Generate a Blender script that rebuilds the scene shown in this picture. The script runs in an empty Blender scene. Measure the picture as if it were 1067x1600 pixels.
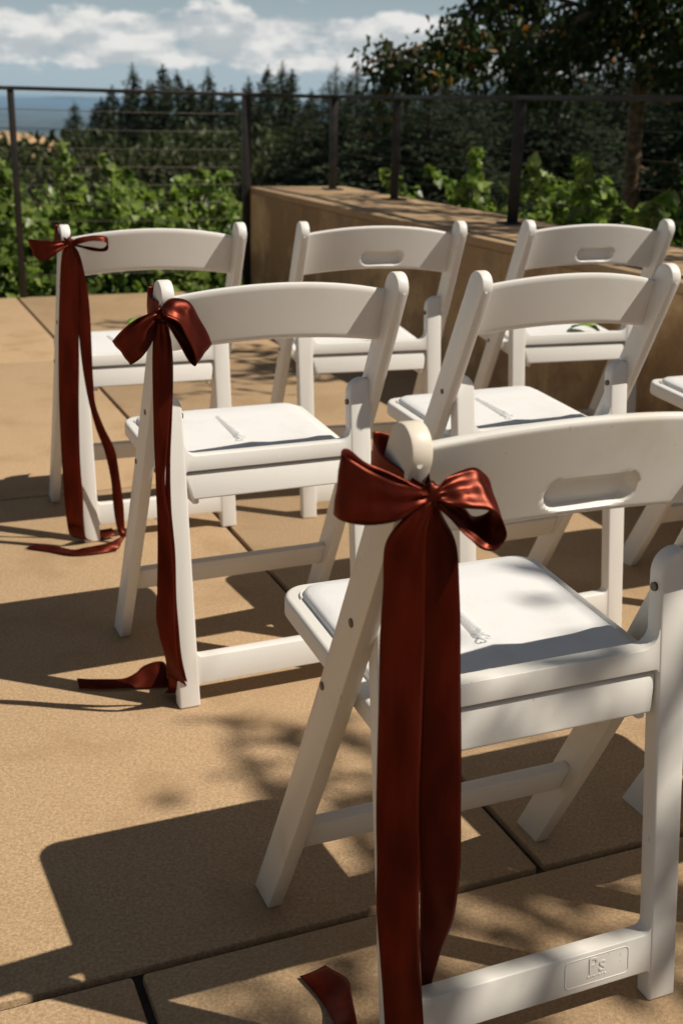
import bpy, bmesh, math, random
import numpy as np
from mathutils import Vector, Matrix

sc = bpy.context.scene
col = sc.collection
rad = math.radians

# ------------------------------------------------------------------ camera
cam_d = bpy.data.cameras.new("camera")
cam = bpy.data.objects.new("camera", cam_d); col.objects.link(cam)
RT = Vector((0.99968, 0.00831, 0.02380)); UP = Vector((-0.02520, 0.32953, 0.94381)); FW = Vector((0, 0.94411, -0.32963))
m3 = Matrix((RT, UP, -FW)).transposed()
cam.matrix_world = Matrix.Translation((0, 0, 1.058)) @ m3.to_4x4()
cam_d.sensor_fit = 'VERTICAL'; cam_d.sensor_height = 36.0; cam_d.lens = 1812.9 / 1600 * 36.0
cam_d.clip_start = 0.05; cam_d.clip_end = 90000
cam_d.dof.use_dof = True; cam_d.dof.focus_distance = 1.55; cam_d.dof.aperture_fstop = 7.1
sc.camera = cam

# ------------------------------------------------------------------ sky and sun
SUN_EL = 50.8
SUN_DIR = Vector((0.988 * math.cos(rad(SUN_EL)), -0.152 * math.cos(rad(SUN_EL)), math.sin(rad(SUN_EL))))  # towards the sun
world = bpy.data.worlds.new("World"); sc.world = world; world.use_nodes = True
nt = world.node_tree; nt.nodes.clear()
def N(nt, t, **k):
    n = nt.nodes.new(t)
    for a, b in k.items(): setattr(n, a, b)
    return n
def math_node(nt, op, a, b=None, c=None, clamp=False):
    n = N(nt, 'ShaderNodeMath', operation=op); n.use_clamp = clamp
    for i, v in enumerate((a, b, c)):
        if v is None: continue
        if isinstance(v, (int, float)): n.inputs[i].default_value = v
        else: nt.links.new(v, n.inputs[i])
    return n.outputs[0]
def maprange(nt, v, a, b, c=0.0, d=1.0, smooth=True):
    n = N(nt, 'ShaderNodeMapRange'); n.interpolation_type = 'SMOOTHSTEP' if smooth else 'LINEAR'
    nt.links.new(v, n.inputs[0])
    for i, x in enumerate((a, b, c, d)): n.inputs[i + 1].default_value = x
    return n.outputs[0]
def mixc(nt, f, a, b):
    n = N(nt, 'ShaderNodeMix', data_type='RGBA')
    for s, v in ((n.inputs[0], f), (n.inputs[6], a), (n.inputs[7], b)):
        if isinstance(v, (int, float)): s.default_value = v
        elif isinstance(v, tuple): s.default_value = (*v, 1) if len(v) == 3 else v
        else: nt.links.new(v, s)
    return n.outputs[2]
sky = N(nt, 'ShaderNodeTexSky', sky_type='NISHITA'); sky.sun_disc = False
sky.sun_elevation = rad(SUN_EL); sky.sun_rotation = math.atan2(SUN_DIR.x, SUN_DIR.y)
sky.air_density = 1.0; sky.dust_density = 0.2; sky.ozone_density = 1.2; sky.altitude = 200
tc = N(nt, 'ShaderNodeTexCoord'); sep = N(nt, 'ShaderNodeSeparateXYZ'); nt.links.new(tc.outputs['Generated'], sep.inputs[0])
az = math_node(nt, 'ARCTAN2', sep.outputs[1], sep.outputs[0]); el = math_node(nt, 'ARCSINE', sep.outputs[2])
def cloud_noise(dz):
    cx = N(nt, 'ShaderNodeCombineXYZ')
    nt.links.new(math_node(nt, 'MULTIPLY', az, 16.0), cx.inputs[0])
    nt.links.new(math_node(nt, 'MULTIPLY', math_node(nt, 'ADD', el, dz), 34.0), cx.inputs[1]); cx.inputs[2].default_value = 3.7
    n = N(nt, 'ShaderNodeTexNoise'); n.inputs['Scale'].default_value = 1.0; n.inputs['Detail'].default_value = 7; n.inputs['Roughness'].default_value = 0.56
    nt.links.new(cx.outputs[0], n.inputs['Vector']); return n.outputs[0]
n0 = cloud_noise(0.0); n1 = cloud_noise(0.012)
# a bank of cumulus low over the valley, scattered clouds above it
low = maprange(nt, el, 0.016, 0.034); hi = maprange(nt, el, 0.056, 0.078, 1.0, 0.10)
cover = math_node(nt, 'ADD', n0, math_node(nt, 'MULTIPLY', math_node(nt, 'MULTIPLY', low, hi), 0.30))
mask = maprange(nt, cover, 0.62, 0.74)
shade = maprange(nt, math_node(nt, 'SUBTRACT', n0, n1), -0.10, 0.12)
ccol = mixc(nt, shade, (9.6, 10.7, 11.7), (16.6, 16.8, 17.0))
thin = math_node(nt, 'MULTIPLY', mask, 0.92)
pale = maprange(nt, el, 0.0, 0.22, 0.92, 0.0)          # pale summer haze low in the sky, all round
neutral_sky = mixc(nt, 0.5, sky.outputs[0], (2.3, 2.4, 2.4))   # even grey added to neutralise the blue of the sky's light
clear_sky = mixc(nt, pale, neutral_sky, (8.0, 10.4, 12.2))
skyc = mixc(nt, thin, clear_sky, ccol)
bg = N(nt, 'ShaderNodeBackground'); bg.inputs[1].default_value = 0.05
out = N(nt, 'ShaderNodeOutputWorld'); nt.links.new(skyc, bg.inputs[0]); nt.links.new(bg.outputs[0], out.inputs[0])

sun_d = bpy.data.lights.new("sun", 'SUN'); sun_d.energy = 5.0; sun_d.angle = rad(0.53); sun_d.color = (1.0, 0.95, 0.87)
sun = bpy.data.objects.new("sun", sun_d); col.objects.link(sun)
sun.rotation_euler = SUN_DIR.to_track_quat('Z', 'Y').to_euler(); sun.location = (6, -2, 9)

sc.view_settings.view_transform = 'Standard'; sc.view_settings.look = 'None'
sc.view_settings.use_white_balance = True; sc.view_settings.white_balance_temperature = 6900; sc.view_settings.white_balance_tint = 10
sc.view_settings.exposure = 0.0; sc.view_settings.gamma = 1.0; sc.view_settings.use_curve_mapping = False

# ------------------------------------------------------------------ materials
def new_mat(name):
    m = bpy.data.materials.new(name); m.use_nodes = True
    nt = m.node_tree; b = nt.nodes['Principled BSDF']
    return m, nt, b
def noise(nt, scale, detail=4, rough=0.55, coord='Object', dist=0.0, vec_scale=None):
    t = N(nt, 'ShaderNodeTexCoord'); n = N(nt, 'ShaderNodeTexNoise')
    n.inputs['Scale'].default_value = scale; n.inputs['Detail'].default_value = detail; n.inputs['Roughness'].default_value = rough
    n.inputs['Distortion'].default_value = dist
    src = t.outputs[coord]
    if vec_scale:
        mp = N(nt, 'ShaderNodeMapping'); mp.inputs['Scale'].default_value = vec_scale
        nt.links.new(src, mp.inputs[0]); src = mp.outputs[0]
    nt.links.new(src, n.inputs['Vector']); return n.outputs[0]
def world_noise(nt, scale, detail=4, rough=0.55, vec_scale=None):
    g = N(nt, 'ShaderNodeNewGeometry'); n = N(nt, 'ShaderNodeTexNoise')
    n.inputs['Scale'].default_value = scale; n.inputs['Detail'].default_value = detail; n.inputs['Roughness'].default_value = rough
    src = g.outputs['Position']
    if vec_scale:
        mp = N(nt, 'ShaderNodeMapping'); mp.inputs['Scale'].default_value = vec_scale
        nt.links.new(src, mp.inputs[0]); src = mp.outputs[0]
    nt.links.new(src, n.inputs['Vector']); return n.outputs[0]
def bump(nt, b, h, strength=0.3, dist=0.002):
    n = N(nt, 'ShaderNodeBump'); n.inputs['Strength'].default_value = strength; n.inputs['Distance'].default_value = dist
    nt.links.new(h, n.inputs['Height']); nt.links.new(n.outputs[0], b.inputs['Normal'])

def resin(name, base, wear):
    m, nt, b = new_mat(name)
    big = noise(nt, 9, 5); sc_ = noise(nt, 150, 3, vec_scale=(1, 1, 0.35))
    dirt = maprange(nt, big, 0.52, 0.78, 0, wear)
    scuff = maprange(nt, sc_, 0.71, 0.76, 0, wear * 1.3)
    c = mixc(nt, dirt, base, (base[0] * .80, base[1] * .72, base[2] * .58))
    c = mixc(nt, scuff, c, (0.24, 0.18, 0.12))
    nt.links.new(c, b.inputs['Base Color']); b.inputs['Roughness'].default_value = 0.42
    b.inputs['Specular IOR Level'].default_value = 0.35
    bump(nt, b, noise(nt, 350, 2), 0.12, 0.0006)
    return m
M_RESIN = resin('white_resin', (0.735, 0.715, 0.68), 0.14)
M_RESIN_WORN = resin('worn_white_resin', (0.73, 0.705, 0.655), 0.40)
def vinyl():
    m, nt, b = new_mat('white_vinyl')
    c = mixc(nt, maprange(nt, noise(nt, 12, 4), 0.45, 0.8), (0.74, 0.735, 0.73), (0.66, 0.65, 0.63))
    nt.links.new(c, b.inputs['Base Color']); b.inputs['Roughness'].default_value = 0.5
    bump(nt, b, noise(nt, 260, 3), 0.25, 0.001); return m
M_LEG_AGED_BOUNCE = resin('aged_bounce_tint_resin', (0.70, 0.635, 0.53), 0.55)  # cream of age and scuffs, plus warm bounced light put into the colour
M_VINYL = vinyl()
def plain(name, c, rough=0.5, metal=0.0, var=0.15, scale=30, bmp=0.15):
    m, nt, b = new_mat(name)
    cc = mixc(nt, maprange(nt, noise(nt, scale, 4), 0.35, 0.7), tuple(x * (1 - var) for x in c), tuple(min(1, x * (1 + var)) for x in c))
    nt.links.new(cc, b.inputs['Base Color']); b.inputs['Roughness'].default_value = rough; b.inputs['Metallic'].default_value = metal
    if bmp: bump(nt, b, noise(nt, scale * 6, 3), bmp, 0.001)
    return m
M_BOLT = plain('dark_bolt', (0.10, 0.075, 0.05), 0.5, 0.6)
M_STEEL = plain('dark_bronze_steel', (0.019, 0.0145, 0.0115), 0.5, 0.3, 0.3, 14)
M_CABLE = plain('steel_cable', (0.06, 0.05, 0.04), 0.45, 0.6)
M_STAKE = plain('rusty_stake', (0.36, 0.10, 0.035), 0.7)
M_BARK = plain('bark', (0.17, 0.108, 0.062), 0.9, 0, 0.5, 22, 0.7)
M_BARK_DARK = plain('dark_bark', (0.055, 0.038, 0.026), 0.9, 0, 0.4, 6, 0.5)
M_VINEWOOD = plain('vine_wood', (0.12, 0.075, 0.045), 0.9, 0, 0.4, 25, 0.5)
M_SOIL = plain('soil', (0.11, 0.075, 0.045), 0.95, 0, 0.3, 3, 0.5)
def satin():
    m, nt, b = new_mat('rust_satin')
    c = mixc(nt, maprange(nt, noise(nt, 40, 3, vec_scale=(1, 1, .2)), 0.35, 0.7), (0.048, 0.0048, 0.0022), (0.080, 0.0080, 0.0034))
    nt.links.new(c, b.inputs['Base Color'])
    b.inputs['Roughness'].default_value = 0.36; b.inputs['Metallic'].default_value = 0.50; b.inputs['Specular Tint'].default_value = (1.0, 0.40, 0.26, 1)
    b.inputs['Anisotropic'].default_value = 0.5
    bump(nt, b, noise(nt, 900, 2, vec_scale=(1, 1, .25)), 0.18, 0.0004)
    return m
M_SATIN = satin()
def clear_plastic():
    m, nt, b = new_mat('clear_plastic')
    nt.links.new(mixc(nt, noise(nt, 90, 2), (0.78, 0.79, 0.80), (0.86, 0.87, 0.87)), b.inputs['Base Color'])
    b.inputs['Alpha'].default_value = 0.38; b.inputs['Roughness'].default_value = 0.12; return m
M_CLEAR = clear_plastic()
def paving():
    m, nt, b = new_mat('sandblasted_concrete')
    f = world_noise(nt, 190, 4, 0.75); f2 = world_noise(nt, 620, 2, 0.6); g = world_noise(nt, 5.0, 5, 0.6); h = world_noise(nt, 0.9, 4)
    oi = N(nt, 'ShaderNodeObjectInfo')
    c = mixc(nt, maprange(nt, f, 0.30, 0.72), (0.310, 0.202, 0.110), (0.565, 0.400, 0.248))
    c = mixc(nt, maprange(nt, f2, 0.60, 0.72, 0, 0.55), c, (0.16, 0.10, 0.055))
    c = mixc(nt, maprange(nt, f2, 0.36, 0.28, 0, 0.5), c, (0.70, 0.54, 0.36))
    c = mixc(nt, maprange(nt, g, 0.48, 0.70, 0, 0.45), c, (0.28, 0.17, 0.085))
    c = mixc(nt, maprange(nt, h, 0.50, 0.62, 0, 0.38), c, (0.30, 0.205, 0.115))
    c = mixc(nt, math_node(nt, 'MULTIPLY', oi.outputs['Random'], 0.26), c, (0.33, 0.22, 0.12))
    nt.links.new(c, b.inputs['Base Color']); b.inputs['Roughness'].default_value = 0.85; b.inputs['Specular IOR Level'].default_value = 0.25
    bump(nt, b, math_node(nt, 'ADD', f, f2), 0.45, 0.0015); return m
M_PAVE = paving()
M_JOINT = plain('joint_dark', (0.035, 0.026, 0.018), 0.95, 0, 0.3, 40)
def wall_mat():
    m, nt, b = new_mat('board_concrete')
    g = world_noise(nt, 2.2, 6, 0.62); v = world_noise(nt, 5.5, 6, 0.7, (1, 1, 0.22)); f = world_noise(nt, 120, 3, 0.65); s = world_noise(nt, 1.1, 5, 0.7)
    c = mixc(nt, maprange(nt, g, 0.40, 0.62), (0.33, 0.20, 0.095), (0.68, 0.46, 0.24))
    c = mixc(nt, maprange(nt, v, 0.46, 0.72, 0, 0.50), c, (0.22, 0.13, 0.06))
    c = mixc(nt, maprange(nt, s, 0.52, 0.66, 0, 0.6), c, (0.13, 0.085, 0.050))
    c = mixc(nt, maprange(nt, f, 0.55, 0.75, 0, 0.35), c, (0.12, 0.08, 0.05))
    nt.links.new(c, b.inputs['Base Color']); b.inputs['Roughness'].default_value = 0.9
    bump(nt, b, math_node(nt, 'ADD', f, g), 0.5, 0.003); return m
M_WALL = wall_mat()
def leaf_mat(name, trans=0.35, rough=0.5):
    # colour comes from each leaf's own colour attribute
    m, nt, b = new_mat(name)
    at = N(nt, 'ShaderNodeVertexColor'); at.layer_name = 'Col'
    b.inputs['Roughness'].default_value = rough; b.inputs['Specular IOR Level'].default_value = 0.35
    nt.links.new(at.outputs[0], b.inputs['Base Color'])
    if trans > 0:
        tr = N(nt, 'ShaderNodeBsdfTranslucent'); mx = N(nt, 'ShaderNodeMixShader'); mx.inputs[0].default_value = trans
        hs = N(nt, 'ShaderNodeHueSaturation'); hs.inputs['Value'].default_value = 1.5; hs.inputs['Saturation'].default_value = 1.1
        nt.links.new(at.outputs[0], hs.inputs['Color']); nt.links.new(hs.outputs[0], tr.inputs[0])
        nt.links.new(b.outputs[0], mx.inputs[1]); nt.links.new(tr.outputs[0], mx.inputs[2])
        nt.links.new(mx.outputs[0], nt.nodes['Material Output'].inputs[0])
    return m
M_VINELEAF = leaf_mat('vine_leaf', 0.42, 0.36)
M_LEAF = leaf_mat('tree_leaf', 0.3, 0.5)
M_NEEDLE = leaf_mat('needle_foliage', 0.0, 0.7)
def land_mat():
    m, nt, b = new_mat('hillside_land')
    a = world_noise(nt, 0.05, 6, 0.6); c2 = world_noise(nt, 0.0016, 5, 0.65, (1, 0.45, 1)); d = world_noise(nt, 0.6, 4)
    near = mixc(nt, maprange(nt, a, 0.35, 0.65), (0.040, 0.050, 0.018), (0.095, 0.085, 0.035))
    near = mixc(nt, maprange(nt, d, 0.4, 0.7, 0, 0.5), near, (0.06, 0.075, 0.025))
    far = mixc(nt, maprange(nt, c2, 0.44, 0.56), (0.012, 0.030, 0.026), (0.11, 0.12, 0.085))
    cd = N(nt, 'ShaderNodeNewGeometry'); sp = N(nt, 'ShaderNodeSeparateXYZ'); nt.links.new(cd.outputs['Position'], sp.inputs[0])
    nt.links.new(mixc(nt, maprange(nt, sp.outputs[1], 400, 1200), near, far), b.inputs['Base Color'])
    b.inputs['Roughness'].default_value = 0.95; return m
M_LAND = land_mat()
M_FIELD = plain('dry_field', (0.46, 0.285, 0.15), 0.95, 0, 0.25, 0.06, 0)
M_HILL = plain('far_hill', (0.035, 0.05, 0.04), 0.95, 0, 0.3, 0.001, 0)

# ------------------------------------------------------------------ helpers
def tag(o, label=None, cat=None, group=None, kind=None):
    if label: o['label'] = label
    if cat: o['category'] = cat
    if group: o['group'] = group
    if kind: o['kind'] = kind
    return o
def link(o, parent=None):
    col.objects.link(o)
    if parent is not None: o.parent = parent
    return o
def empty(name, loc=(0, 0, 0), rz=0.0):
    o = bpy.data.objects.new(name, None); col.objects.link(o); o.location = loc; o.rotation_euler = (0, 0, rz); o.empty_display_size = 0.1
    return o
def from_bm(name, bm, mat, parent=None, angle=40):
    me = bpy.data.meshes.new(name); bm.normal_update(); bm.to_mesh(me); bm.free()
    me.materials.append(mat); me.shade_smooth(); me.set_sharp_from_angle(angle=rad(angle))
    return link(bpy.data.objects.new(name, me), parent)
def from_np(name, v, f, mat, parent=None, colors=None, smooth=False):
    """v (n,3), f (m,k) all faces the same size"""
    v = np.asarray(v, np.float32); f = np.asarray(f, np.int32); k = f.shape[1]
    me = bpy.data.meshes.new(name); me.vertices.add(len(v)); me.vertices.foreach_set('co', v.ravel())
    me.loops.add(f.size); me.loops.foreach_set('vertex_index', f.ravel())
    me.polygons.add(len(f)); me.polygons.foreach_set('loop_start', np.arange(0, f.size, k, dtype=np.int32))
    me.polygons.foreach_set('loop_total', np.full(len(f), k, np.int32))
    me.update(calc_edges=True)
    if colors is not None:
        ca = me.color_attributes.new('Col', 'FLOAT_COLOR', 'POINT'); c4 = np.ones((len(v), 4), np.float32); c4[:, :3] = colors
        ca.data.foreach_set('color', c4.ravel())
    if smooth: me.shade_smooth()
    me.materials.append(mat)
    return link(bpy.data.objects.new(name, me), parent)
def extrude_outline(pts, fn, t0, t1, bev=0.003, seg=2, min_ang=30):
    """2D outline pts -> solid; fn(a, b, t) gives xyz; sharp edges bevelled"""
    bm = bmesh.new()
    a = [bm.verts.new(fn(p[0], p[1], t0)) for p in pts]; b = [bm.verts.new(fn(p[0], p[1], t1)) for p in pts]
    n = len(pts); bm.faces.new(a); bm.faces.new(b[::-1])
    for i in range(n): bm.faces.new((a[i], b[i], b[(i + 1) % n], a[(i + 1) % n]))
    bmesh.ops.recalc_face_normals(bm, faces=bm.faces)
    if bev:
        bm.normal_update()
        es = [e for e in bm.edges if len(e.link_faces) == 2 and e.calc_face_angle(0) > rad(min_ang)]
        bmesh.ops.bevel(bm, geom=es, offset=bev, segments=seg, profile=0.5, affect='EDGES', clamp_overlap=True)
    return bm
def arc(cx, cy, r, a0, a1, n):
    return [(cx + r * math.cos(rad(a0 + (a1 - a0) * i / n)), cy + r * math.sin(rad(a0 + (a1 - a0) * i / n))) for i in range(n + 1)]
def box_bm(x0, x1, y0, y1, z0, z1, bev=0.0, seg=2):
    return extrude_outline([(x0, y0), (x1, y0), (x1, y1), (x0, y1)], lambda a, b, t: (a, b, t), z0, z1, bev, seg)
def tube_bm(pts, radii, n=8, bm=None, caps=True):
    bm = bm or bmesh.new(); rings = []
    pts = [Vector(p) for p in pts]
    for i, p in enumerate(pts):
        d = (pts[min(i + 1, len(pts) - 1)] - pts[max(i - 1, 0)]).normalized()
        u = d.cross(Vector((0, 0, 1)) if abs(d.z) < .95 else Vector((1, 0, 0))).normalized(); w = d.cross(u)
        r = radii[i] if isinstance(radii, (list, tuple)) else radii
        rings.append([bm.verts.new(p + u * (r * math.cos(2 * math.pi * k / n)) + w * (r * math.sin(2 * math.pi * k / n))) for k in range(n)])
    for i in range(len(rings) - 1):
        for k in range(n): bm.faces.new((rings[i][k], rings[i][(k + 1) % n], rings[i + 1][(k + 1) % n], rings[i + 1][k]))
    if caps: bm.faces.new(rings[0][::-1]); bm.faces.new(rings[-1])
    return bm
def copy_tree(o, parent=None):
    c = o.copy(); col.objects.link(c)
    if parent is not None: c.parent = parent
    for ch in list(o.children): copy_tree(ch, c)
    return c
def catmull(P, n):
    P = [np.array(p, float) for p in P]; P = [2 * P[0] - P[1]] + P + [2 * P[-1] - P[-2]]; out = []
    for i in range(1, len(P) - 2):
        for k in range(n):
            t = k / n; a, b, c, d = P[i - 1], P[i], P[i + 1], P[i + 2]
            out.append(.5 * ((2 * b) + (c - a) * t + (2 * a - 5 * b + 4 * c - d) * t * t + (-a + 3 * b - 3 * c + d) * t ** 3))
    out.append(P[-2]); return np.array(out)

# ------------------------------------------------------------------ site frame: e runs along the chair rows, n towards the valley
TH = rad(23.0); EX = Vector((math.cos(TH), math.sin(TH), 0)); NY = Vector((-math.sin(TH), math.cos(TH), 0))
def site(e, n, z=0.0): return EX * e + NY * n + Vector((0, 0, z))
EDGE_N = 6.76

# ------------------------------------------------------------------ terrace of concrete slabs
terrace = empty('terrace'); terrace.rotation_euler.z = TH; tag(terrace, kind='structure')
bed = from_bm('slab_bed', box_bm(-9, 2.75, -7, EDGE_N - 0.02, -0.30, -0.012), M_JOINT, terrace)
rnd = random.Random(4)
GAP = 0.012
rows = [(-7.0, -3.7, 0.62), (-3.7, -0.45, 0.62), (-0.45, 1.215, 0.245), (1.215, 3.19, 0.855), (3.19, 5.0, 0.855), (5.0, EDGE_N, 0.855)]
for (n0_, n1_, off) in rows:
    es_ = [-9.0] + [off + 1.83 * k for k in range(-5, 2) if -9 < off + 1.83 * k < 2.7] + [2.75]
    for a_, b_ in zip(es_[:-1], es_[1:]):
        dz = rnd.uniform(-0.0008, 0.0008)
        from_bm('slab', box_bm(a_ + GAP / 2, b_ - GAP / 2, n0_ + GAP / 2, n1_ - (GAP / 2 if n1_ < EDGE_N else 0), -0.1, dz, 0.005, 2), M_PAVE, terrace)

# ------------------------------------------------------------------ land: slope below the terrace, valley, field, hills
def land_h(x, y):
    e = x * EX.x + y * EX.y; n = x * NY.x + y * NY.y
    d = np.maximum(n - EDGE_N, 0)
    z = -0.55 - 0.10 * np.minimum(d, 8) - 0.17 * np.clip(d - 8, 0, 60) - 0.12 * np.clip(d - 68, 0, 300) - 0.07 * np.clip(d - 368, 0, 1400)
    z = z + 0.6 * np.sin(x * .05) * np.clip(d / 40, 0, 1)
    z = z + 28.5 * np.exp(-(((x + 76) / 55) ** 2 + ((y - 262) / 48) ** 2))
    return z
ys = np.concatenate([[-60, -30, -15, -8], np.linspace(-4, 40, 45), np.linspace(44, 400, 60), np.geomspace(420, 60000, 50)])
xn = np.linspace(-1, 1, 81)
V = []
for y in ys:
    hw = 40 + abs(y) * 1.1
    X = xn * hw
    V.append(np.stack([X, np.full_like(X, y), land_h(X, np.full_like(X, y))], 1))
V = np.concatenate(V); nx = len(xn); F = [(i * nx + j, i * nx + j + 1, (i + 1) * nx + j + 1, (i + 1) * nx + j) for i in range(len(ys) - 1) for j in range(nx - 1)]
tag(from_np('ground', V, F, M_LAND, smooth=True), kind='structure')
# dry field lying on the knoll
gx, gy = np.meshgrid(np.linspace(-118, -44, 40), np.linspace(205, 262, 30)); ragg = 4 * np.sin(gx * .3) + 3 * np.sin(gx * .11 + 1)
gz = land_h(gx, gy) + 0.5
keep = lambda i, j: ((gx[i, j] + 82) / 30) ** 2 + ((gy[i, j] + ragg[i, j] * .5 - 240) / 17) ** 2 < 1
FF = [(i * 40 + j, i * 40 + j + 1, (i + 1) * 40 + j + 1, (i + 1) * 40 + j) for i in range(29) for j in range(39) if keep(i, j)]
tag(from_np('field', np.stack([gx, gy, gz], -1).reshape(-1, 3), FF, M_FIELD, smooth=True), kind='structure')
# hills on the horizon
hx = np.linspace(-30000, 30000, 160); hh = 330 + 160 * np.sin(hx / 5200 + 1) + 90 * np.sin(hx / 2100) + 40 * np.sin(hx / 700)
HV = np.concatenate([np.stack([hx, np.full_like(hx, 46000.), np.full_like(hx, -400.)], 1), np.stack([hx, np.full_like(hx, 50000.), hh - 150], 1), np.stack([hx, np.full_like(hx, 54000.), np.full_like(hx, -400.)], 1)])
HF = [(k * 160 + j, k * 160 + j + 1, (k + 1) * 160 + j + 1, (k + 1) * 160 + j) for k in range(2) for j in range(159)]
tag(from_np('hills', HV, HF, M_HILL, smooth=True), kind='structure')

# ------------------------------------------------------------------ low concrete wall
WALL_E0, WALL_E1, WALL_H = 2.22, 2.84, 0.60
wall = empty('concrete_wall'); wall.rotation_euler.z = TH
tag(wall, 'low thick tan concrete wall with stained face beside the chairs', 'wall')
from_bm('wall_body', box_bm(WALL_E0 + .006, WALL_E1, -5, EDGE_N + .02, -0.9, WALL_H - 0.035, 0.006), M_WALL, wall)
for a_, b_ in ((-5, -1.4), (-1.4, 1.0), (1.0, 3.43), (3.43, EDGE_N + .024)):
    from_bm('coping', box_bm(WALL_E0 + .004, WALL_E1 + .004, a_ + .002, b_ - .002, WALL_H - 0.0352, WALL_H, 0.006), M_PAVE, wall)

# ------------------------------------------------------------------ cable fence
RAIL_Z = 1.105
fence = empty('cable_fence'); tag(fence, 'dark bronze metal fence with flat top rail and thin horizontal cables', 'fence')
posts = [((-4.25, 5.53), 0.0), ((-3.04, 6.045), 0.0), ((-1.818, 6.56), 0.0), ((-0.605, 7.075), -0.05), ((-0.10, 7.02), WALL_H - .002), ((0.235, 6.31), WALL_H - .002), ((0.70, 5.12), WALL_H - .002), ((1.21, 3.93), WALL_H - .002), ((1.72, 2.74), WALL_H - .002)]
for i, ((x, y), z0) in enumerate(posts):
    w = (.017, .017, .017, .025, .020, .021, .024, .024, .024)[i]
    bm = box_bm(-w, w, -.008 - w * .35, .008 + w * .35, z0, RAIL_Z - .004, .003)
    bmesh.ops.rotate(bm, verts=bm.verts, cent=(0, 0, 0), matrix=Matrix.Rotation(TH if i < 5 else TH - math.pi / 2 + rad(60), 3, 'Z'))
    bmesh.ops.translate(bm, verts=bm.verts, vec=(x, y, 0))
    from_bm('post', bm, M_STEEL, fence)
    if z0 > 0.3:
        bm = box_bm(-.05, .05, -.05, .05, WALL_H - .001, WALL_H + .008, .002)
        bmesh.ops.rotate(bm, verts=bm.verts, cent=(0, 0, 0), matrix=Matrix.Rotation(TH, 3, 'Z')); bmesh.ops.translate(bm, verts=bm.verts, vec=(x, y, 0))
        from_bm('base_plate', bm, M_STEEL, fence)
def bar_between(p, q, w, h, mat, name):
    p, q = Vector(p), Vector(q); d = (q - p); L = d.length; a = math.atan2(d.y, d.x)
    bm = box_bm(-.012, L + .012, -w / 2, w / 2, -h / 2, h / 2, .003); bmesh.ops.rotate(bm, verts=bm.verts, cent=(0, 0, 0), matrix=Matrix.Rotation(a, 3, 'Z'))
    bmesh.ops.translate(bm, verts=bm.verts, vec=p); return from_bm(name, bm, mat, fence)
for k, ((a_, za), (b_, zb)) in enumerate(zip(posts[:-1], posts[1:])):
    bar_between((*a_, RAIL_Z + .006 - .0005 * (k % 2)), (*b_, RAIL_Z + .006 - .0005 * (k % 2)), .042, .02, M_STEEL, 'top_rail')
    z = RAIL_Z - 0.10
    while z > max(za, zb) + .05:
        from_bm('cable', tube_bm([(*a_, z), ((a_[0] + b_[0]) / 2, (a_[1] + b_[1]) / 2, z - .004), (*b_, z)], .0019, 6), M_CABLE, fence)
        z -= 0.098

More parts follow.
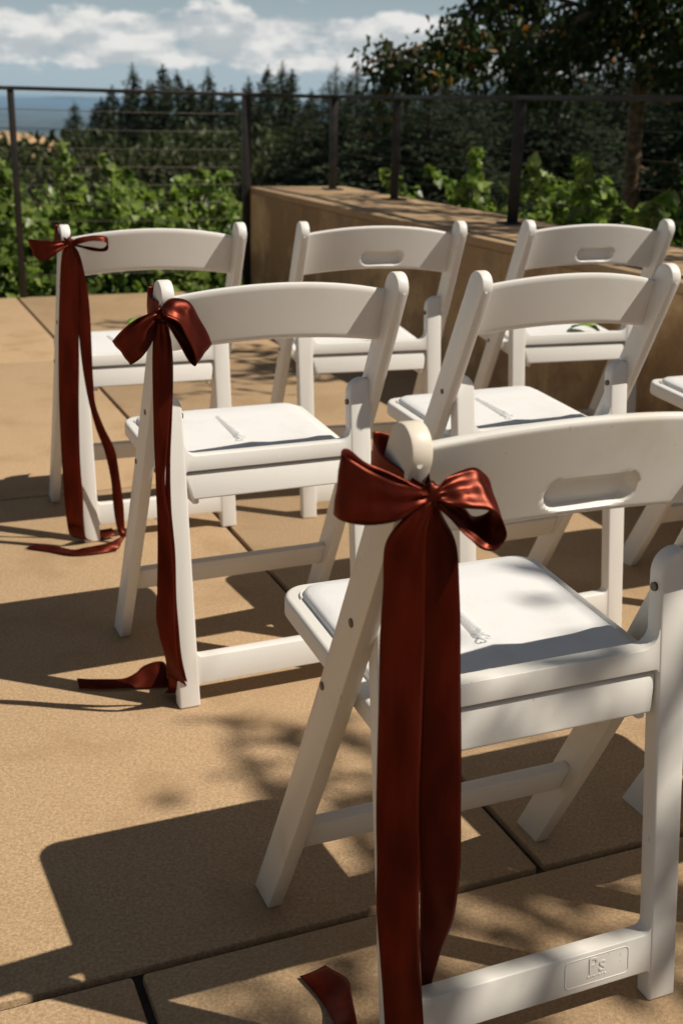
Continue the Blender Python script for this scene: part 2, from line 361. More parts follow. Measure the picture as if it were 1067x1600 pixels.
# ------------------------------------------------------------------ folding chairs
W, TB, H = .2249, .022, .787
YT, YF, WY, BEND = -.2096, .1754, .0575, -.0098
def post_y(z): return YF + (YT - YF) / H * z + BEND * 4 * z / H * (1 - z / H)
def leg_y(z): return -.196 + .136 * z
def chair_parts(slot, mat):
    """returns (part name, mesh, material, children) once; chairs share the meshes"""
    parts = []
    # front legs: long boards that rise into the back posts
    for s in (-1, 1):
        zs = [0, .1, .2, .3, .4, .5, .6, .7]
        fr = [(post_y(z) + WY / 2, z) for z in zs]; re = [(post_y(z) - WY / 2, z) for z in zs]
        r = WY / 2 * .92; c0 = (post_y(H - r) - .001, H - r); lean = math.degrees(math.atan2(.50, 1))
        top = arc(c0[0], c0[1], r, 0 + lean * .9, 180 + lean * .9, 12)
        pts = fr + top + re[::-1]
        def fn(a, b, t, s=s): return (s * (W - .0055 * (b / H - .5) - t), a, b)
        parts.append(('front_leg', extrude_outline(pts, fn, 0, TB, .0030, 2), M_LEG_AGED_BOUNCE if mat is M_RESIN_WORN else mat))
    # rear legs
    for s in (-1, 1):
        xi, xo = .160, .2005
        pts = [(xi, 0), (xo, 0), (xo + .003, .575)] + arc(xi + .032, .548, .030, 80, 175, 8) + [(xi + .001, .50), (xi + .001, .12)]
        def fn(a, b, t, s=s): return (s * a, leg_y(b) + t, b)
        parts.append(('rear_leg', extrude_outline(pts, fn, 0, .026, .004, 3), mat))
    # rails of the rear frame, flared into the legs
    def rail(z0, z1, f0, f1, inset, th, ext=.164):
        pts = arc(-.161 + f0, z0 - f0, f0, 180, 90, 6); pts = [(-ext, z0 - f0)] + pts
        pts += [(-a, b) for a, b in pts[::-1]]
        up = [(ext, z1 + f1)] + arc(.161 - f1, z1 + f1, f1, 0, -90, 6)
        pts += up + [(-a, b) for a, b in up[::-1]]
        return extrude_outline(pts, lambda a, b, t: (a, leg_y(b) + inset + t, b), 0, th, .0025, 2, 50)
    parts.append(('rear_rail', rail(.438, .465, .004, .022, .0012, .022), mat))
    parts.append(('lower_rail', rail(.043, .094, .006, .010, .0012, .023), mat))
    # front stretcher
    zc = .152
    parts.append(('stretcher', extrude_outline([(-.027, -.010), (.022, -.012), (.026, .008), (-.022, .012)],
                  lambda a, b, t: (t, post_y(zc) + b - .42 * a, zc + a), -(W - TB + .002), W - TB + .002, .003), mat))
    for s in (-1, 1):
        parts.append(('peg', tube_bm([(s * (W - TB + .001), post_y(.136), .136), (s * (W - TB - .014), post_y(.136), .136)], .008, 10), mat))
    # seat pan: front corners rounded, slopes down towards the back
    def seat_z(y): return .456 + .075 * (y - .21)
    def rrect(hw, y0, y1, r):
        return [(-hw, y0)] + [(hw, y0)] + arc(hw - r, y1 - r, r, 0, 90, 7) + arc(-hw + r, y1 - r, r, 90, 180, 7)
    bm = extrude_outline(rrect(.193, -.128, .212, .036), lambda a, b, t: (a, b, seat_z(b) + t), -.030, 0, .006, 3)
    parts.append(('seat', bm, mat))
    # vinyl cushion: domed panel set in the pan
    out0 = rrect(.172, -.120, .192, .026); bm = bmesh.new(); rings = []
    for k, (ins, z) in enumerate(((0, -.004), (0, .004), (.002, .0075), (.006, .010), (.02, .0115), (.06, .012))):
        cx, cy = 0, .036
        rings.append([bm.verts.new((p[0] * (1 - ins / .172), cy + (p[1] - cy) * (1 - ins / .155), seat_z(p[1]) + z)) for p in out0])
    for a_, b_ in zip(rings[:-1], rings[1:]):
        for k in range(len(a_)): bm.faces.new((a_[k], a_[(k + 1) % len(a_)], b_[(k + 1) % len(a_)], b_[k]))
    bm.faces.new(rings[-1]); bmesh.ops.recalc_face_normals(bm, faces=bm.faces)
    parts.append(('cushion', bm, M_VINYL))
    # piping groove around the cushion
    ring = [(p[0] * 1.012, .036 + (p[1] - .036) * 1.012, seat_z(p[1]) + .001) for p in out0]
    parts.append(('piping', tube_bm(ring[1:], .0026, 6), M_RESIN))
    # apron hanging under the rear rail
    parts.append(('apron', extrude_outline([(-.152, .386), (.152, .386), (.163, .432), (-.163, .432)],
                  lambda a, b, t: (a, leg_y(b) + .004 + (b - .41) * .15 + t, b), 0, .018, .004, 3), mat))
    for s in (-1, 1):   # pan side plates running down to the apron
        parts.append(('side_plate', extrude_outline([(.06, .414), (.03, .40), (-.08, .372), (-.135, .372), (-.135, .41)],
                      lambda a, b, t, s=s: (s * (.150 - t), a, b + .003), 0, .012, .003), mat))
    # backrest: arched slat, hollow towards the sitter; some have a hand slot
    nu, nv = (110, 44) if slot else (40, 14)
    hw = W - TB + .003
    def surf(u, v, back):
        x = u * hw; q = 1 - u * u
        zb = (.645 if slot else .655) + .020 * q; zt = .751 + .024 * q
        z = zb + (zt - zb) * v
        y = -.160 - .026 * q - .27 * (z - .70)
        e = min(v, 1 - v) * (zt - zb); rr = .006
        if e < rr: y += (rr - math.sqrt(max(0, rr * rr - (rr - e) ** 2)))  * (1 if back else -1)
        if slot and back:
            px, pz = x - .006, z - .6915; L = .038; R_ = .0175
            dx = max(abs(px) - L, 0); d = math.hypot(dx, pz) - R_
            t = min(max((-d + .002) / .008, 0), 1); y += .013 * t * t * (3 - 2 * t)
        return (x, y if back else y + .019 * 1.0, z)
    bm = bmesh.new(); G = {}
    for b_ in (0, 1):
        for i in range(nu + 1):
            for j in range(nv + 1):
                v = j / nv
                if not slot: v = .5 - .5 * math.cos(math.pi * v)
                else: v = v + .35 * (.5 - .5 * math.cos(math.pi * v) - v)
                G[b_, i, j] = bm.verts.new(surf(-1 + 2 * i / nu, v, b_ == 1))
    for b_ in (0, 1):
        for i in range(nu):
            for j in range(nv): bm.faces.new((G[b_, i, j], G[b_, i + 1, j], G[b_, i + 1, j + 1], G[b_, i, j + 1]))
    for j in (0, nv):
        for i in range(nu): bm.faces.new((G[0, i, j], G[0, i + 1, j], G[1, i + 1, j], G[1, i, j]))
    for i in (0, nu):
        for j in range(nv): bm.faces.new((G[0, i, j], G[0, i, j + 1], G[1, i, j + 1], G[1, i, j]))
    bmesh.ops.recalc_face_normals(bm, faces=bm.faces)
    parts.append(('backrest', bm, mat))
    for s in (-1, 1):
        for z, o in ((.545, -.004), (.434, .018)):
            x = s * (W - .0055 * (z / H - .5))
            parts.append(('bolt', tube_bm([(x - s * .004, post_y(z) + o, z), (x + s * .0012, post_y(z) + o, z)], .0052, 12), M_BOLT))
        parts.append(('pivot', tube_bm([(s * .163, leg_y(.535) + .013, .535), (s * .1585, leg_y(.535) + .013, .535)], .0055, 12), M_BOLT))
        parts.append(('screw', tube_bm([(s * (W - TB / 2), post_y(.752) - WY / 2 + .003, .752), (s * (W - TB / 2), post_y(.752) - WY / 2 - .0012, .752)], .003, 10), mat))
    return parts
PROTO = {}
SUBS = {'cushion': 'seat', 'piping': 'seat', 'apron': 'seat', 'side_plate': 'seat', 'peg': 'stretcher'}
def chair(loc, ang, slot, worn, label, group=None):
    key = (slot, worn)
    if key not in PROTO:
        PROTO[key] = []
        for nm, bm, mt in chair_parts(slot, M_RESIN_WORN if worn else M_RESIN):
            o = from_bm(nm, bm, mt); col.objects.unlink(o); PROTO[key].append((nm, o.data)); bpy.data.objects.remove(o)
    root = empty('folding_chair', (loc[0], loc[1], 0), rad(ang)); tag(root, label, 'chair', group)
    made = {}
    items = sorted(PROTO[key], key=lambda t: t[0] in SUBS)
    for nm, me in items:
        par = made[SUBS[nm]] if nm in SUBS else root
        o = link(bpy.data.objects.new(nm, me), par)
        made.setdefault(nm, o)
    return root, made
GR = 'white folding chairs set out in rows'
CH = {}
for k, loc, ang, slot, worn, lab in (
    ('A', (.1781, 1.2990), 23.23, True, True, 'scuffed white folding chair with a hand slot and a rust ribbon bow'),
    ('B', (-.1868, 2.1602), 24.48, False, False, 'white folding chair with a bow whose right loop droops, in the middle row'),
    ('C', (-.5371, 3.0000), 22.69, False, False, 'white folding chair with a flat-looped bow, in the row by the vines'),
    ('D', (.0258, 3.2125), 18.0, True, False, 'white folding chair with a hand slot, beside the bowed chair near the vines'),
    ('E', (.6140, 3.4173), 18.5, True, False, 'white folding chair with a hand slot, close against the concrete wall'),
    ('F', (.3468, 2.3779), 25.07, False, False, 'white folding chair without a bow or slot, beside the middle bowed chair'),
    ('G', (.9835, 2.6340), 24.0, False, False, 'white folding chair in the middle row of which only the seat corner shows'),
    ('H', (.7585, 1.5474), 23.3, False, False, 'white folding chair beyond the scuffed chair, its seat tip and foot showing')):
    CH[k] = chair(loc, ang, slot, worn, lab, GR)
def to_world(k, p):
    r = CH[k][0]; c, s = math.cos(r.rotation_euler.z), math.sin(r.rotation_euler.z)
    return Vector((r.location.x + c * p[0] - s * p[1], r.location.y + s * p[0] + c * p[1], p[2]))

# raised maker's emblem on the lower rail of the scuffed chair
def text_mesh(body, size, depth):
    cu = bpy.data.curves.new('t', 'FONT'); cu.body = body; cu.size = size; cu.extrude = depth; cu.align_x = 'CENTER'; cu.resolution_u = 3
    o = bpy.data.objects.new('t', cu); col.objects.link(o); bpy.context.view_layer.update()
    me = bpy.data.meshes.new_from_object(o.evaluated_get(bpy.context.evaluated_depsgraph_get())); bpy.data.objects.remove(o); return me
rail_o = CH['A'][1]['lower_rail']
Rem = Matrix.Translation((.082, leg_y(.070) + .0011, .0695)) @ Matrix.Rotation(math.atan(-.136), 4, 'X') @ Matrix.Rotation(rad(90), 4, 'X')
me = text_mesh('Ps', .030, .0008); me.transform(Rem @ Matrix.Translation((0, -.005, 0))); me.materials.append(M_RESIN_WORN)
link(bpy.data.objects.new('emblem', me), rail_o)
bm = bmesh.new()
rr = arc(.040, .012, .006, 0, 90, 4) + arc(-.040, .012, .006, 90, 180, 4) + arc(-.040, -.012, .006, 180, 270, 4) + arc(.040, -.012, .006, 270, 360, 4)
tube_bm([(x, y, 0) for x, y in rr + rr[:1]], .0007, 5, bm, False)
for k in range(7): # row of small raised marks under the letters
    tube_bm([(-.012 + .004 * k - .0012, -.0095, 0), (-.012 + .004 * k + .0012, -.0095 + (.0012 if k % 2 else 0), 0)], .0009, 5, bm)
bm.transform(Rem); from_bm('emblem_frame', bm, M_RESIN_WORN, rail_o)

# ------------------------------------------------------------------ satin ribbons
def strip_bm(pairs, n=7, cross=10, bow=0.003, crease=0.0, seed=0):
    """ribbon through edge pairs (lx,ly,lz,rx,ry,rz); gathered folds fade out from its pinched ends"""
    bm = bmesh.new(); rr = random.Random(seed)
    S = catmull(pairs, n); prev = None; m = len(S)
    ph = [rr.uniform(0, 6.28) for _ in range(4)]
    mids = [(Vector(s[:3]) + Vector(s[3:])) / 2 for s in S]
    for i, s in enumerate(S):
        a, b = Vector(s[:3]), Vector(s[3:]); ring = []
        tan = (mids[min(i + 1, m - 1)] - mids[max(i - 1, 0)]).normalized(); w = (b - a)
        nrm = w.cross(tan); nrm = nrm.normalized() if nrm.length > 1e-9 else Vector((0, -1, 0))
        q0, q1 = i / n, (m - 1 - i) / n
        fold = crease * (math.exp(-q0 / 1.6) + (math.exp(-q1 / 1.6) if crease > .0015 else 0))
        for k in range(cross + 1):
            t = k / cross; p = a.lerp(b, t); p.y -= bow * 4 * t * (1 - t)
            off = fold * math.sin(2 * math.pi * (2.2 * t) + ph[0]) + .0009 * math.sin(q0 * 1.7 + ph[1] + 2.5 * t) + .0006 * math.sin(q0 * 4.1 + ph[2] - 4 * t)
            ring.append(bm.verts.new(p + nrm * (off if w.length > .012 else off * .4)))
        if prev:
            for k in range(cross): bm.faces.new((prev[k], prev[k + 1], ring[k + 1], ring[k]))
        prev = ring
    return bm
def ribbon_part(name, pairs, parent, **kw):
    o = from_bm(name, strip_bm(pairs, **kw), M_SATIN, parent, 80)
    sol = o.modifiers.new('thickness', 'SOLIDIFY'); sol.thickness = .0005; sol.offset = 0
    return o
def sw(p): return (p[3], p[4], p[5], p[0], p[1], p[2])
def ribbon(k, label, knot, strips, loops, band_z):
    r = CH[k][0]; root = empty('satin_bow', (r.location.x, r.location.y, 0), r.rotation_euler.z); tag(root, label, 'ribbon', 'ribbons tied to the aisle chairs')
    kx, ky, kz = knot
    bm = bmesh.new(); bmesh.ops.create_uvsphere(bm, u_segments=20, v_segments=12, radius=1)
    for v in bm.verts:
        c = v.co; w = 1 + .12 * math.sin(5 * math.atan2(c.z, c.x) + 5 * c.y) + .08 * math.sin(9 * c.z + 3 * c.x); v.co = Vector((kx + c.x * .0095 * w, ky + c.y * .009, kz + c.z * .0120 * w))
    from_bm('knot', bm, M_SATIN, root, 80)
    for i, pr in enumerate(strips): ribbon_part('tail', pr, root, crease=.0014, seed=i + ord(k))
    for i, pr in enumerate(loops): ribbon_part('loop', pr, root, bow=0.0, crease=.0030, seed=7 + i + ord(k))
    # band round the back post
    z0 = band_z; yb, yf = post_y(z0) - WY / 2 - .003, post_y(z0) + WY / 2 + .003; xo, xi = -W - .0015, -W + TB + .003
    hb = .020
    def pr(x, y, z, h): return (x, y, z + h, x, y, z - h)
    band = [pr(kx, ky + .006, kz, .006), pr(xo + .004, yb - .002, kz + .006, .011), pr(xo - .003, (yb + yf) / 2, z0 + .016, hb), pr(xo + .002, yf + .002, z0 + .026, hb), pr((xo + xi) / 2, yf + .008, z0 + .026, hb),
            pr(xi + .001, yf + .001, z0 + .024, hb * .8), pr(xi + .002, (yb + yf) / 2, z0 + .016, hb * .5), pr(xi - .001, yb - .003, kz + .010, .010), pr(kx + .002, ky + .006, kz, .006)]
    ribbon_part('band', band, root, bow=0.0)
    return root
# A: nearest bow
kA = (-.205, -.232, .726)
A1 = [(-.213, -.234, .727, -.201, -.234, .722), (-.230, -.236, .713, -.208, -.238, .709), (-.249, -.232, .685, -.210, -.236, .681), (-.248, -.228, .636, -.206, -.232, .632), (-.248, -.226, .569, -.203, -.230, .564),
      (-.246, -.224, .499, -.200, -.228, .492), (-.244, -.222, .405, -.197, -.225, .396), (-.240, -.222, .336, -.193, -.226, .323), (-.239, -.222, .281, -.191, -.226, .266), (-.234, -.224, .216, -.188, -.228, .205),
      (-.228, -.226, .157, -.183, -.230, .146), (-.225, -.230, .090, -.178, -.232, .075), (-.224, -.222, .022, -.182, -.226, .016), (-.236, -.175, .010, -.200, -.185, .008), (-.239, -.138, .012, -.211, -.147, .010),
      (-.234, -.112, .022, -.206, -.112, .026), (-.229, -.090, .014, -.192, -.064, .020), (-.226, -.047, .005, -.183, -.031, .010), (-.235, .002, .004, -.197, .009, .005)]
A2 = [(-.206, -.226, .723, -.194, -.226, .721), (-.206, -.224, .706, -.188, -.224, .703), (-.208, -.221, .673, -.170, -.223, .668), (-.205, -.219, .620, -.164, -.223, .616), (-.199, -.217, .537, -.156, -.221, .531),
      (-.193, -.214, .426, -.146, -.218, .418), (-.188, -.208, .345, -.139, -.214, .336), (-.178, -.200, .281, -.134, -.208, .270), (-.167, -.185, .217, -.132, -.196, .206), (-.154, -.166, .148, -.135, -.178, .147),
      (-.142, -.152, .088, -.132, -.157, .084), (-.139, -.147, .045, -.126, -.147, .041), (-.140, -.130, .006, -.115, -.140, .005), (-.150, -.090, .004, -.112, -.095, .004)]
def rel(k, L): return [(k[0] + a, k[1] + b, k[2] + c, k[0] + d, k[1] + e, k[2] + f) for a, b, c, d, e, f in L]
A_left = rel(kA, [(-.004, -.004, .006, -.004, -.004, -.005), (-.022, -.010, .013, -.022, -.013, -.012), (-.045, -.014, .022, -.045, -.020, -.016), (-.070, -.014, .036, -.074, -.018, -.017), (-.088, -.006, .048, -.096, -.010, -.012),
                  (-.090, .008, .051, -.098, .004, -.010), (-.078, .020, .049, -.086, .016, -.010), (-.060, .020, .034, -.064, .018, -.012), (-.035, .012, .022, -.037, .010, -.010), (-.005, .002, .006, -.005, .002, -.005)])
A_right = rel(kA, [(.004, -.003, .006, .004, -.006, -.005), (.020, .004, .014, .018, -.012, -.010), (.042, .010, .018, .038, -.018, -.013), (.062, .012, .017, .058, -.022, -.014), (.076, .010, .006, .072, -.026, -.024),
                   (.081, .006, -.012, .077, -.028, -.042), (.074, .004, -.026, .067, -.026, -.056), (.058, .004, -.029, .049, -.022, -.053), (.044, .004, -.020, .036, -.016, -.040), (.026, .004, -.009, .020, -.010, -.024), (.005, .000, .002, .004, -.004, -.008)])
A_right = [tuple(kA[i % 3] + (v - kA[i % 3]) * (.85 if i % 3 == 0 else .94) for i, v in enumerate(p)) for p in A_right]
A_left = [tuple(kA[i % 3] + (v - kA[i % 3]) * (.97 if i % 3 == 0 else .92) for i, v in enumerate(p)) for p in A_left]
ribbon('A', 'rust red satin bow with broad tails tied to the scuffed chair with a slot', kA, [A1, A2], [A_left, A_right], .715)
# B: middle bow, right loop flopping forward
kB = (-.228, -.230, .736)
B1 = [(-.238, -.236, .728, -.219, -.236, .727), (-.243, -.236, .682, -.210, -.236, .684), (-.243, -.230, .603, -.212, -.230, .600), (-.242, -.226, .526, -.219, -.228, .524), (-.241, -.224, .458, -.225, -.224, .457), (-.240, -.222, .401, -.219, -.222, .392),
      (-.240, -.220, .330, -.214, -.220, .324), (-.242, -.215, .244, -.212, -.220, .239), (-.241, -.212, .175, -.212, -.218, .167), (-.228, -.205, .116, -.206, -.212, .104), (-.214, -.16, .05, -.18, -.18, .03), (-.197, -.071, .040, -.173, -.114, .012),
      (-.229, -.055, .030, -.200, -.112, .006), (-.250, -.065, .022, -.234, -.098, .004), (-.277, -.064, .016, -.276, -.085, .004), (-.323, -.049, .016, -.322, -.070, .004), (-.355, -.031, .014, -.356, -.053, .004)]
B2 = [(-.223, -.226, .727, -.213, -.226, .724), (-.221, -.224, .664, -.206, -.225, .663), (-.217, -.222, .578, -.209, -.224, .577), (-.221, -.220, .489, -.214, -.222, .489), (-.225, -.218, .409, -.214, -.220, .408), (-.232, -.214, .327, -.208, -.216, .322),
      (-.240, -.206, .240, -.206, -.210, .231), (-.240, -.200, .182, -.201, -.204, .165), (-.220, -.192, .124, -.194, -.195, .100), (-.215, -.17, .04, -.175, -.18, .02), (-.21, -.13, .004, -.165, -.14, .004)]
B_left = rel(kB, [(-.004, -.004, .006, -.002, -.004, -.008), (-.020, -.008, .003, -.010, -.012, -.024), (-.042, -.012, -.011, -.020, -.020, -.042), (-.062, -.010, -.026, -.036, -.020, -.062), (-.074, -.002, -.036, -.050, -.012, -.074),
                  (-.074, .010, -.038, -.050, .002, -.076), (-.058, .016, -.024, -.036, .008, -.056), (-.034, .012, -.006, -.018, .004, -.030), (-.006, .002, .006, -.004, .000, -.006)])
B_right = rel(kB, [(.002, -.002, .004, .004, -.006, -.006), (.004, -.006, .020, -.002, -.040, .004), (.020, -.010, .028, .006, -.046, .002), (.044, -.012, .022, .022, -.048, -.010), (.062, -.014, -.004, .032, -.050, -.034), (.078, -.012, -.034, .044, -.046, -.062),
                   (.084, -.006, -.050, .046, -.038, -.078), (.076, .004, -.048, .040, -.028, -.074), (.056, .006, -.022, .026, -.022, -.046), (.032, .006, -.004, .014, -.014, -.020), (.006, .000, .002, .004, -.004, -.006)])
ribbon('B', 'rust red satin bow with a drooping bright loop, tied to the middle row chair', kB, [B1, B2], [B_left, B_right], .722)
# C: far bow, loops straight out
kC = (-.206, -.232, .749)
C1 = [(-.215, -.234, .747, -.201, -.234, .745), (-.227, -.234, .712, -.191, -.236, .712), (-.234, -.228, .632, -.189, -.230, .630), (-.241, -.226, .543, -.194, -.228, .541), (-.246, -.226, .451, -.198, -.228, .449), (-.249, -.224, .358, -.203, -.226, .355),
      (-.250, -.222, .229, -.206, -.224, .226), (-.249, -.222, .131, -.204, -.224, .127), (-.246, -.222, .070, -.206, -.224, .062), (-.238, -.205, .030, -.200, -.210, .022), (-.215, -.175, .008, -.180, -.195, .006), (-.165, -.165, .018, -.150, -.195, .006), (-.125, -.165, .022, -.118, -.185, .008)]
C2 = [(-.206, -.228, .743, -.194, -.228, .743), (-.201, -.226, .718, -.181, -.226, .715), (-.196, -.224, .645, -.169, -.226, .644), (-.194, -.223, .570, -.165, -.225, .569), (-.192, -.222, .501, -.165, -.224, .500), (-.186, -.221, .431, -.165, -.222, .427), (-.177, -.220, .367, -.162, -.222, .364),
      (-.163, -.220, .302, -.144, -.222, .305), (-.145, -.220, .244, -.120, -.222, .245), (-.132, -.218, .168, -.110, -.220, .169), (-.129, -.218, .099, -.104, -.222, .098), (-.124, -.222, .046, -.104, -.226, .038), (-.119, -.245, .020, -.102, -.240, .026), (-.130, -.276, .008, -.126, -.254, .026),
      (-.150, -.284, .005, -.158, -.268, .020), (-.206, -.287, .004, -.208, -.262, .014), (-.251, -.276, .004, -.235, -.257, .010), (-.298, -.232, .004, -.270, -.221, .008), (-.349, -.192, .004, -.321, -.184, .008)]
C_left = rel(kC, [(-.004, -.004, .006, -.004, -.004, -.006), (-.030, -.012, .006, -.030, -.016, -.020), (-.060, -.014, .008, -.056, -.018, -.036), (-.086, -.006, .010, -.074, -.010, -.034), (-.092, .006, .008, -.080, .002, -.022), (-.078, .012, .004, -.066, .010, -.010), (-.036, .010, .002, -.032, .008, -.008), (-.004, .002, .004, -.004, .002, -.004)])
C_right = rel(kC, [(.004, -.004, .005, .004, -.006, -.004), (.028, -.006, .014, .028, -.018, .002), (.058, -.006, .016, .056, -.020, .006), (.082, -.004, .013, .080, -.020, .002), (.088, .000, -.002, .086, -.016, -.012), (.076, .002, -.014, .074, -.012, -.020), (.044, .002, -.010, .042, -.010, -.015), (.006, .000, .000, .004, -.004, -.006)])
ribbon('C', 'rust red satin bow with flat side loops and curled tails on the far aisle chair', kC, [C1, C2], [C_left, C_right], .735)

# ------------------------------------------------------------------ favours and leaves lying on the seats
def seat_top(y): return .456 + .075 * (y - .21) + .012
def wand(k, x0, y0, x1, y1, label):
    r = CH[k][0]; root = empty('bubble_wand', (r.location.x, r.location.y, 0), r.rotation_euler.z); tag(root, label, 'bubble wand', 'clear bubble wands on the seats')
    p, q = Vector((x0, y0, seat_top(y0) + .0042)), Vector((x1, y1, seat_top(y1) + .0042)); d = (q - p).normalized()
    L = (q - p).length
    from_bm('tube', tube_bm([p, p + d * (L * .78)], [.0038, .0038], 12), M_CLEAR, root, 50)
    from_bm('cap', tube_bm([p + d * (L * .78), p + d * (L * .80), p + d * (L * .86), p + d * (L * .88)], [.0044, .0047, .0047, .003], 12), M_CLEAR, root, 50)
    c = p + d * (L * .94); s = d.cross(Vector((0, 0, 1))).normalized(); pts = []
    for i in range(25):
        t = 2 * math.pi * i / 24; hx_ = 16 * math.sin(t) ** 3; hy_ = 13 * math.cos(t) - 5 * math.cos(2 * t) - 2 * math.cos(3 * t) - math.cos(4 * t)
        pts.append(c + s * (hx_ * .00042) + d * (hy_ * .00042))
    from_bm('heart_tip', tube_bm(pts, .0014, 6, None, False), M_CLEAR, root, 50)
wand('A', -.010, .075, -.008, -.022, 'clear plastic bubble wand on the scuffed chair with the slot')
wand('B', -.020, .116, -.013, -.017, 'clear plastic bubble wand on the middle row chair with the drooping bow')
wand('F', -.015, .110, -.005, -.020, 'clear plastic bubble wand on the bowless chair of the middle row')
wand('C', -.060, .110, -.040, -.010, 'clear plastic bubble wand on the bowed chair by the vines')
M_GREEN = plain('fresh_leaf', (0.20, 0.33, 0.05), 0.45, 0, 0.2, 60)
def seat_leaf(k, x, y, rz, L, label):
    pts = []; nn = 9; bm = bmesh.new(); rows_ = []
    for i in range(nn + 1):
        t = i / nn; w = L * .30 * math.sin(math.pi * min(1, t * 1.02) ** .8) + .0006; zc = .004 + .016 * math.sin(math.pi * t)
        rows_.append([bm.verts.new((L * (t - .5), s * w, zc + abs(s) * .006)) for s in (-1, -.5, 0, .5, 1)])
    for a_, b_ in zip(rows_[:-1], rows_[1:]):
        for j in range(4): bm.faces.new((a_[j], a_[j + 1], b_[j + 1], b_[j]))
    root = empty('green_leaf', to_world(k, (x, y, seat_top(y) - .001)), CH[k][0].rotation_euler.z + rz); tag(root, label, 'leaf', 'fresh leaves on the seats')
    o = from_bm('blade', bm, M_GREEN, root, 60); o.modifiers.new('thickness', 'SOLIDIFY').thickness = .0006
    from_bm('stalk', tube_bm([(-L * .5 + .003, 0, .0045), (-L * .5 - .010, .002, .003), (-L * .5 - .02, .005, .003)], .0009, 6), M_GREEN, root)
seat_leaf('C', .050, .190, rad(50), .11, 'green leaf on the seat of the bowed chair by the vines')
seat_leaf('E', .080, -.040, rad(-60), .10, 'green leaf on the seat of the chair against the wall')

# ------------------------------------------------------------------ foliage builders
def leaf_cloud(C, D, size, cols, rs, shape='leaf', curl=.25, face=(0, 0, 0), spread_=1.0):
    """C centres, D pointing directions; each leaf a small folded, lobed or plain blade"""
    n = len(C); D = D / np.linalg.norm(D, axis=1, keepdims=True)
    r = rs.normal(size=(n, 3)) * spread_ + np.array(face); S = np.cross(D, r); S /= np.linalg.norm(S, axis=1, keepdims=True); Nn = np.cross(S, D)
    sz = (size * rs.uniform(.6, 1.25, n))[:, None]
    if shape == 'vine':
        tpl = [(0, 0, 0), (-.10, .42, .12), (.30, .50, .06), (.55, .30, .0), (1.0, 0, -.12), (.55, -.30, .0), (.30, -.50, .06), (-.10, -.42, .12)]
        fc = [(0, 1, 2), (0, 2, 3), (0, 3, 4), (0, 4, 5), (0, 5, 6), (0, 6, 7)]
    elif shape == 'spray':
        tpl = [(-.1, 0, 0), (.45, .26, -.06), (1.0, 0, -.22), (.45, -.26, -.06)]; fc = [(0, 1, 2), (0, 2, 3)]
    else:
        tpl = [(0, 0, 0), (.45, .27, curl * .4), (1.0, 0, -curl), (.45, -.27, curl * .4)]; fc = [(0, 1, 2), (0, 2, 3)]
    k = len(tpl); V = np.empty((n, k, 3))
    for i, (a, b, c) in enumerate(tpl): V[:, i] = C + (D * a + S * b + Nn * c) * sz
    F = (np.arange(n)[:, None, None] * k + np.array(fc)[None]).reshape(-1, 3)
    return V.reshape(-1, 3), F, np.repeat(cols, k, axis=0)
def palette(rs, n, cols, weights, jit=.25):
    idx = rs.choice(len(cols), n, p=np.array(weights) / sum(weights)); c = np.array(cols)[idx]
    return np.clip(c * (1 + rs.uniform(-jit, jit, (n, 1))), 0, 1)

# ------------------------------------------------------------------ grape vines behind the terrace edge
VINE_COLS = [(.175, .255, .048), (.120, .185, .036), (.27, .34, .10), (.060, .095, .022)]
def vine(name, e, n, zbase, top, seed, nleaf, label, spread=.75, shoots=6, group='grape vines behind the fence'):
    rs = np.random.RandomState(seed); base = site(e, n, zbase)
    root = empty(name, base); tag(root, label, 'vine', group)
    h = top - zbase
    trunk = [(0, 0, -.05), (.03, .01, h * .3), (-.02, .02, h * .55), (.0, .0, h * .8)]
    from_bm('trunk', tube_bm(trunk, [.035, .028, .024, .016], 7), M_VINEWOOD, root)
    C = []; D = []
    m = nleaf
    u = rs.uniform(-1, 1, m) * spread; w = rs.normal(0, .20, m); zt = h * (.80 + .12 * np.sin(u * 7 + seed) + .08 * np.sin(u * 15 + 2 * seed))
    z = rs.uniform(.02, 1, m) ** .85 * zt
    P = np.stack([u * EX.x + w * NY.x, u * EX.y + w * NY.y, z], 1)
    C.append(P); d = rs.normal(size=(m, 3)); d += np.stack([-w * NY.x * 2 + .25, -w * NY.y * 2 - .55, np.full(m, -.35)], 1); D.append(d)
    canes = []
    for s in range(shoots):
        u0 = rs.uniform(-.9, .9) * spread; p0 = np.array([u0 * EX.x, u0 * EX.y, h * .72]); dr = np.array([rs.uniform(-.5, .5), rs.uniform(-.4, .3), 1.0])
        L = rs.uniform(.30, .68); pts = [p0 + dr * L * t + np.array([.08 * math.sin(3 * t + s), 0, -.10 * t * t]) for t in np.linspace(0, 1, 6)]; canes.append(pts)
        k = 80; t = rs.uniform(0, 1, k) ** .8; q = np.array([np.array([np.interp(tt, np.linspace(0, 1, 6), [p[i] for p in pts]) for i in range(3)]) for tt in t])
        q += rs.normal(0, 1, (k, 3)) * (.065 * (1.15 - t))[:, None]; C.append(q); D.append(rs.normal(size=(k, 3)) + np.array([.2, -.5, -.2]))
    C = np.concatenate(C); D = np.concatenate(D)
    v, f, c = leaf_cloud(C, D, .057, palette(rs, len(C), VINE_COLS, (4, 4, 2.4, 2)), rs, 'vine', face=(.55, -.5, .75), spread_=.55)
    tag(from_np('foliage', v, f, M_VINELEAF, root, c), kind='stuff')
    bm = bmesh.new()
    for pts in canes: tube_bm(pts, [.006, .005, .005, .004, .003, .002], 5, bm)
    tag(from_bm('canes', bm, M_VINEWOOD, root), kind='stuff')
vi = 0
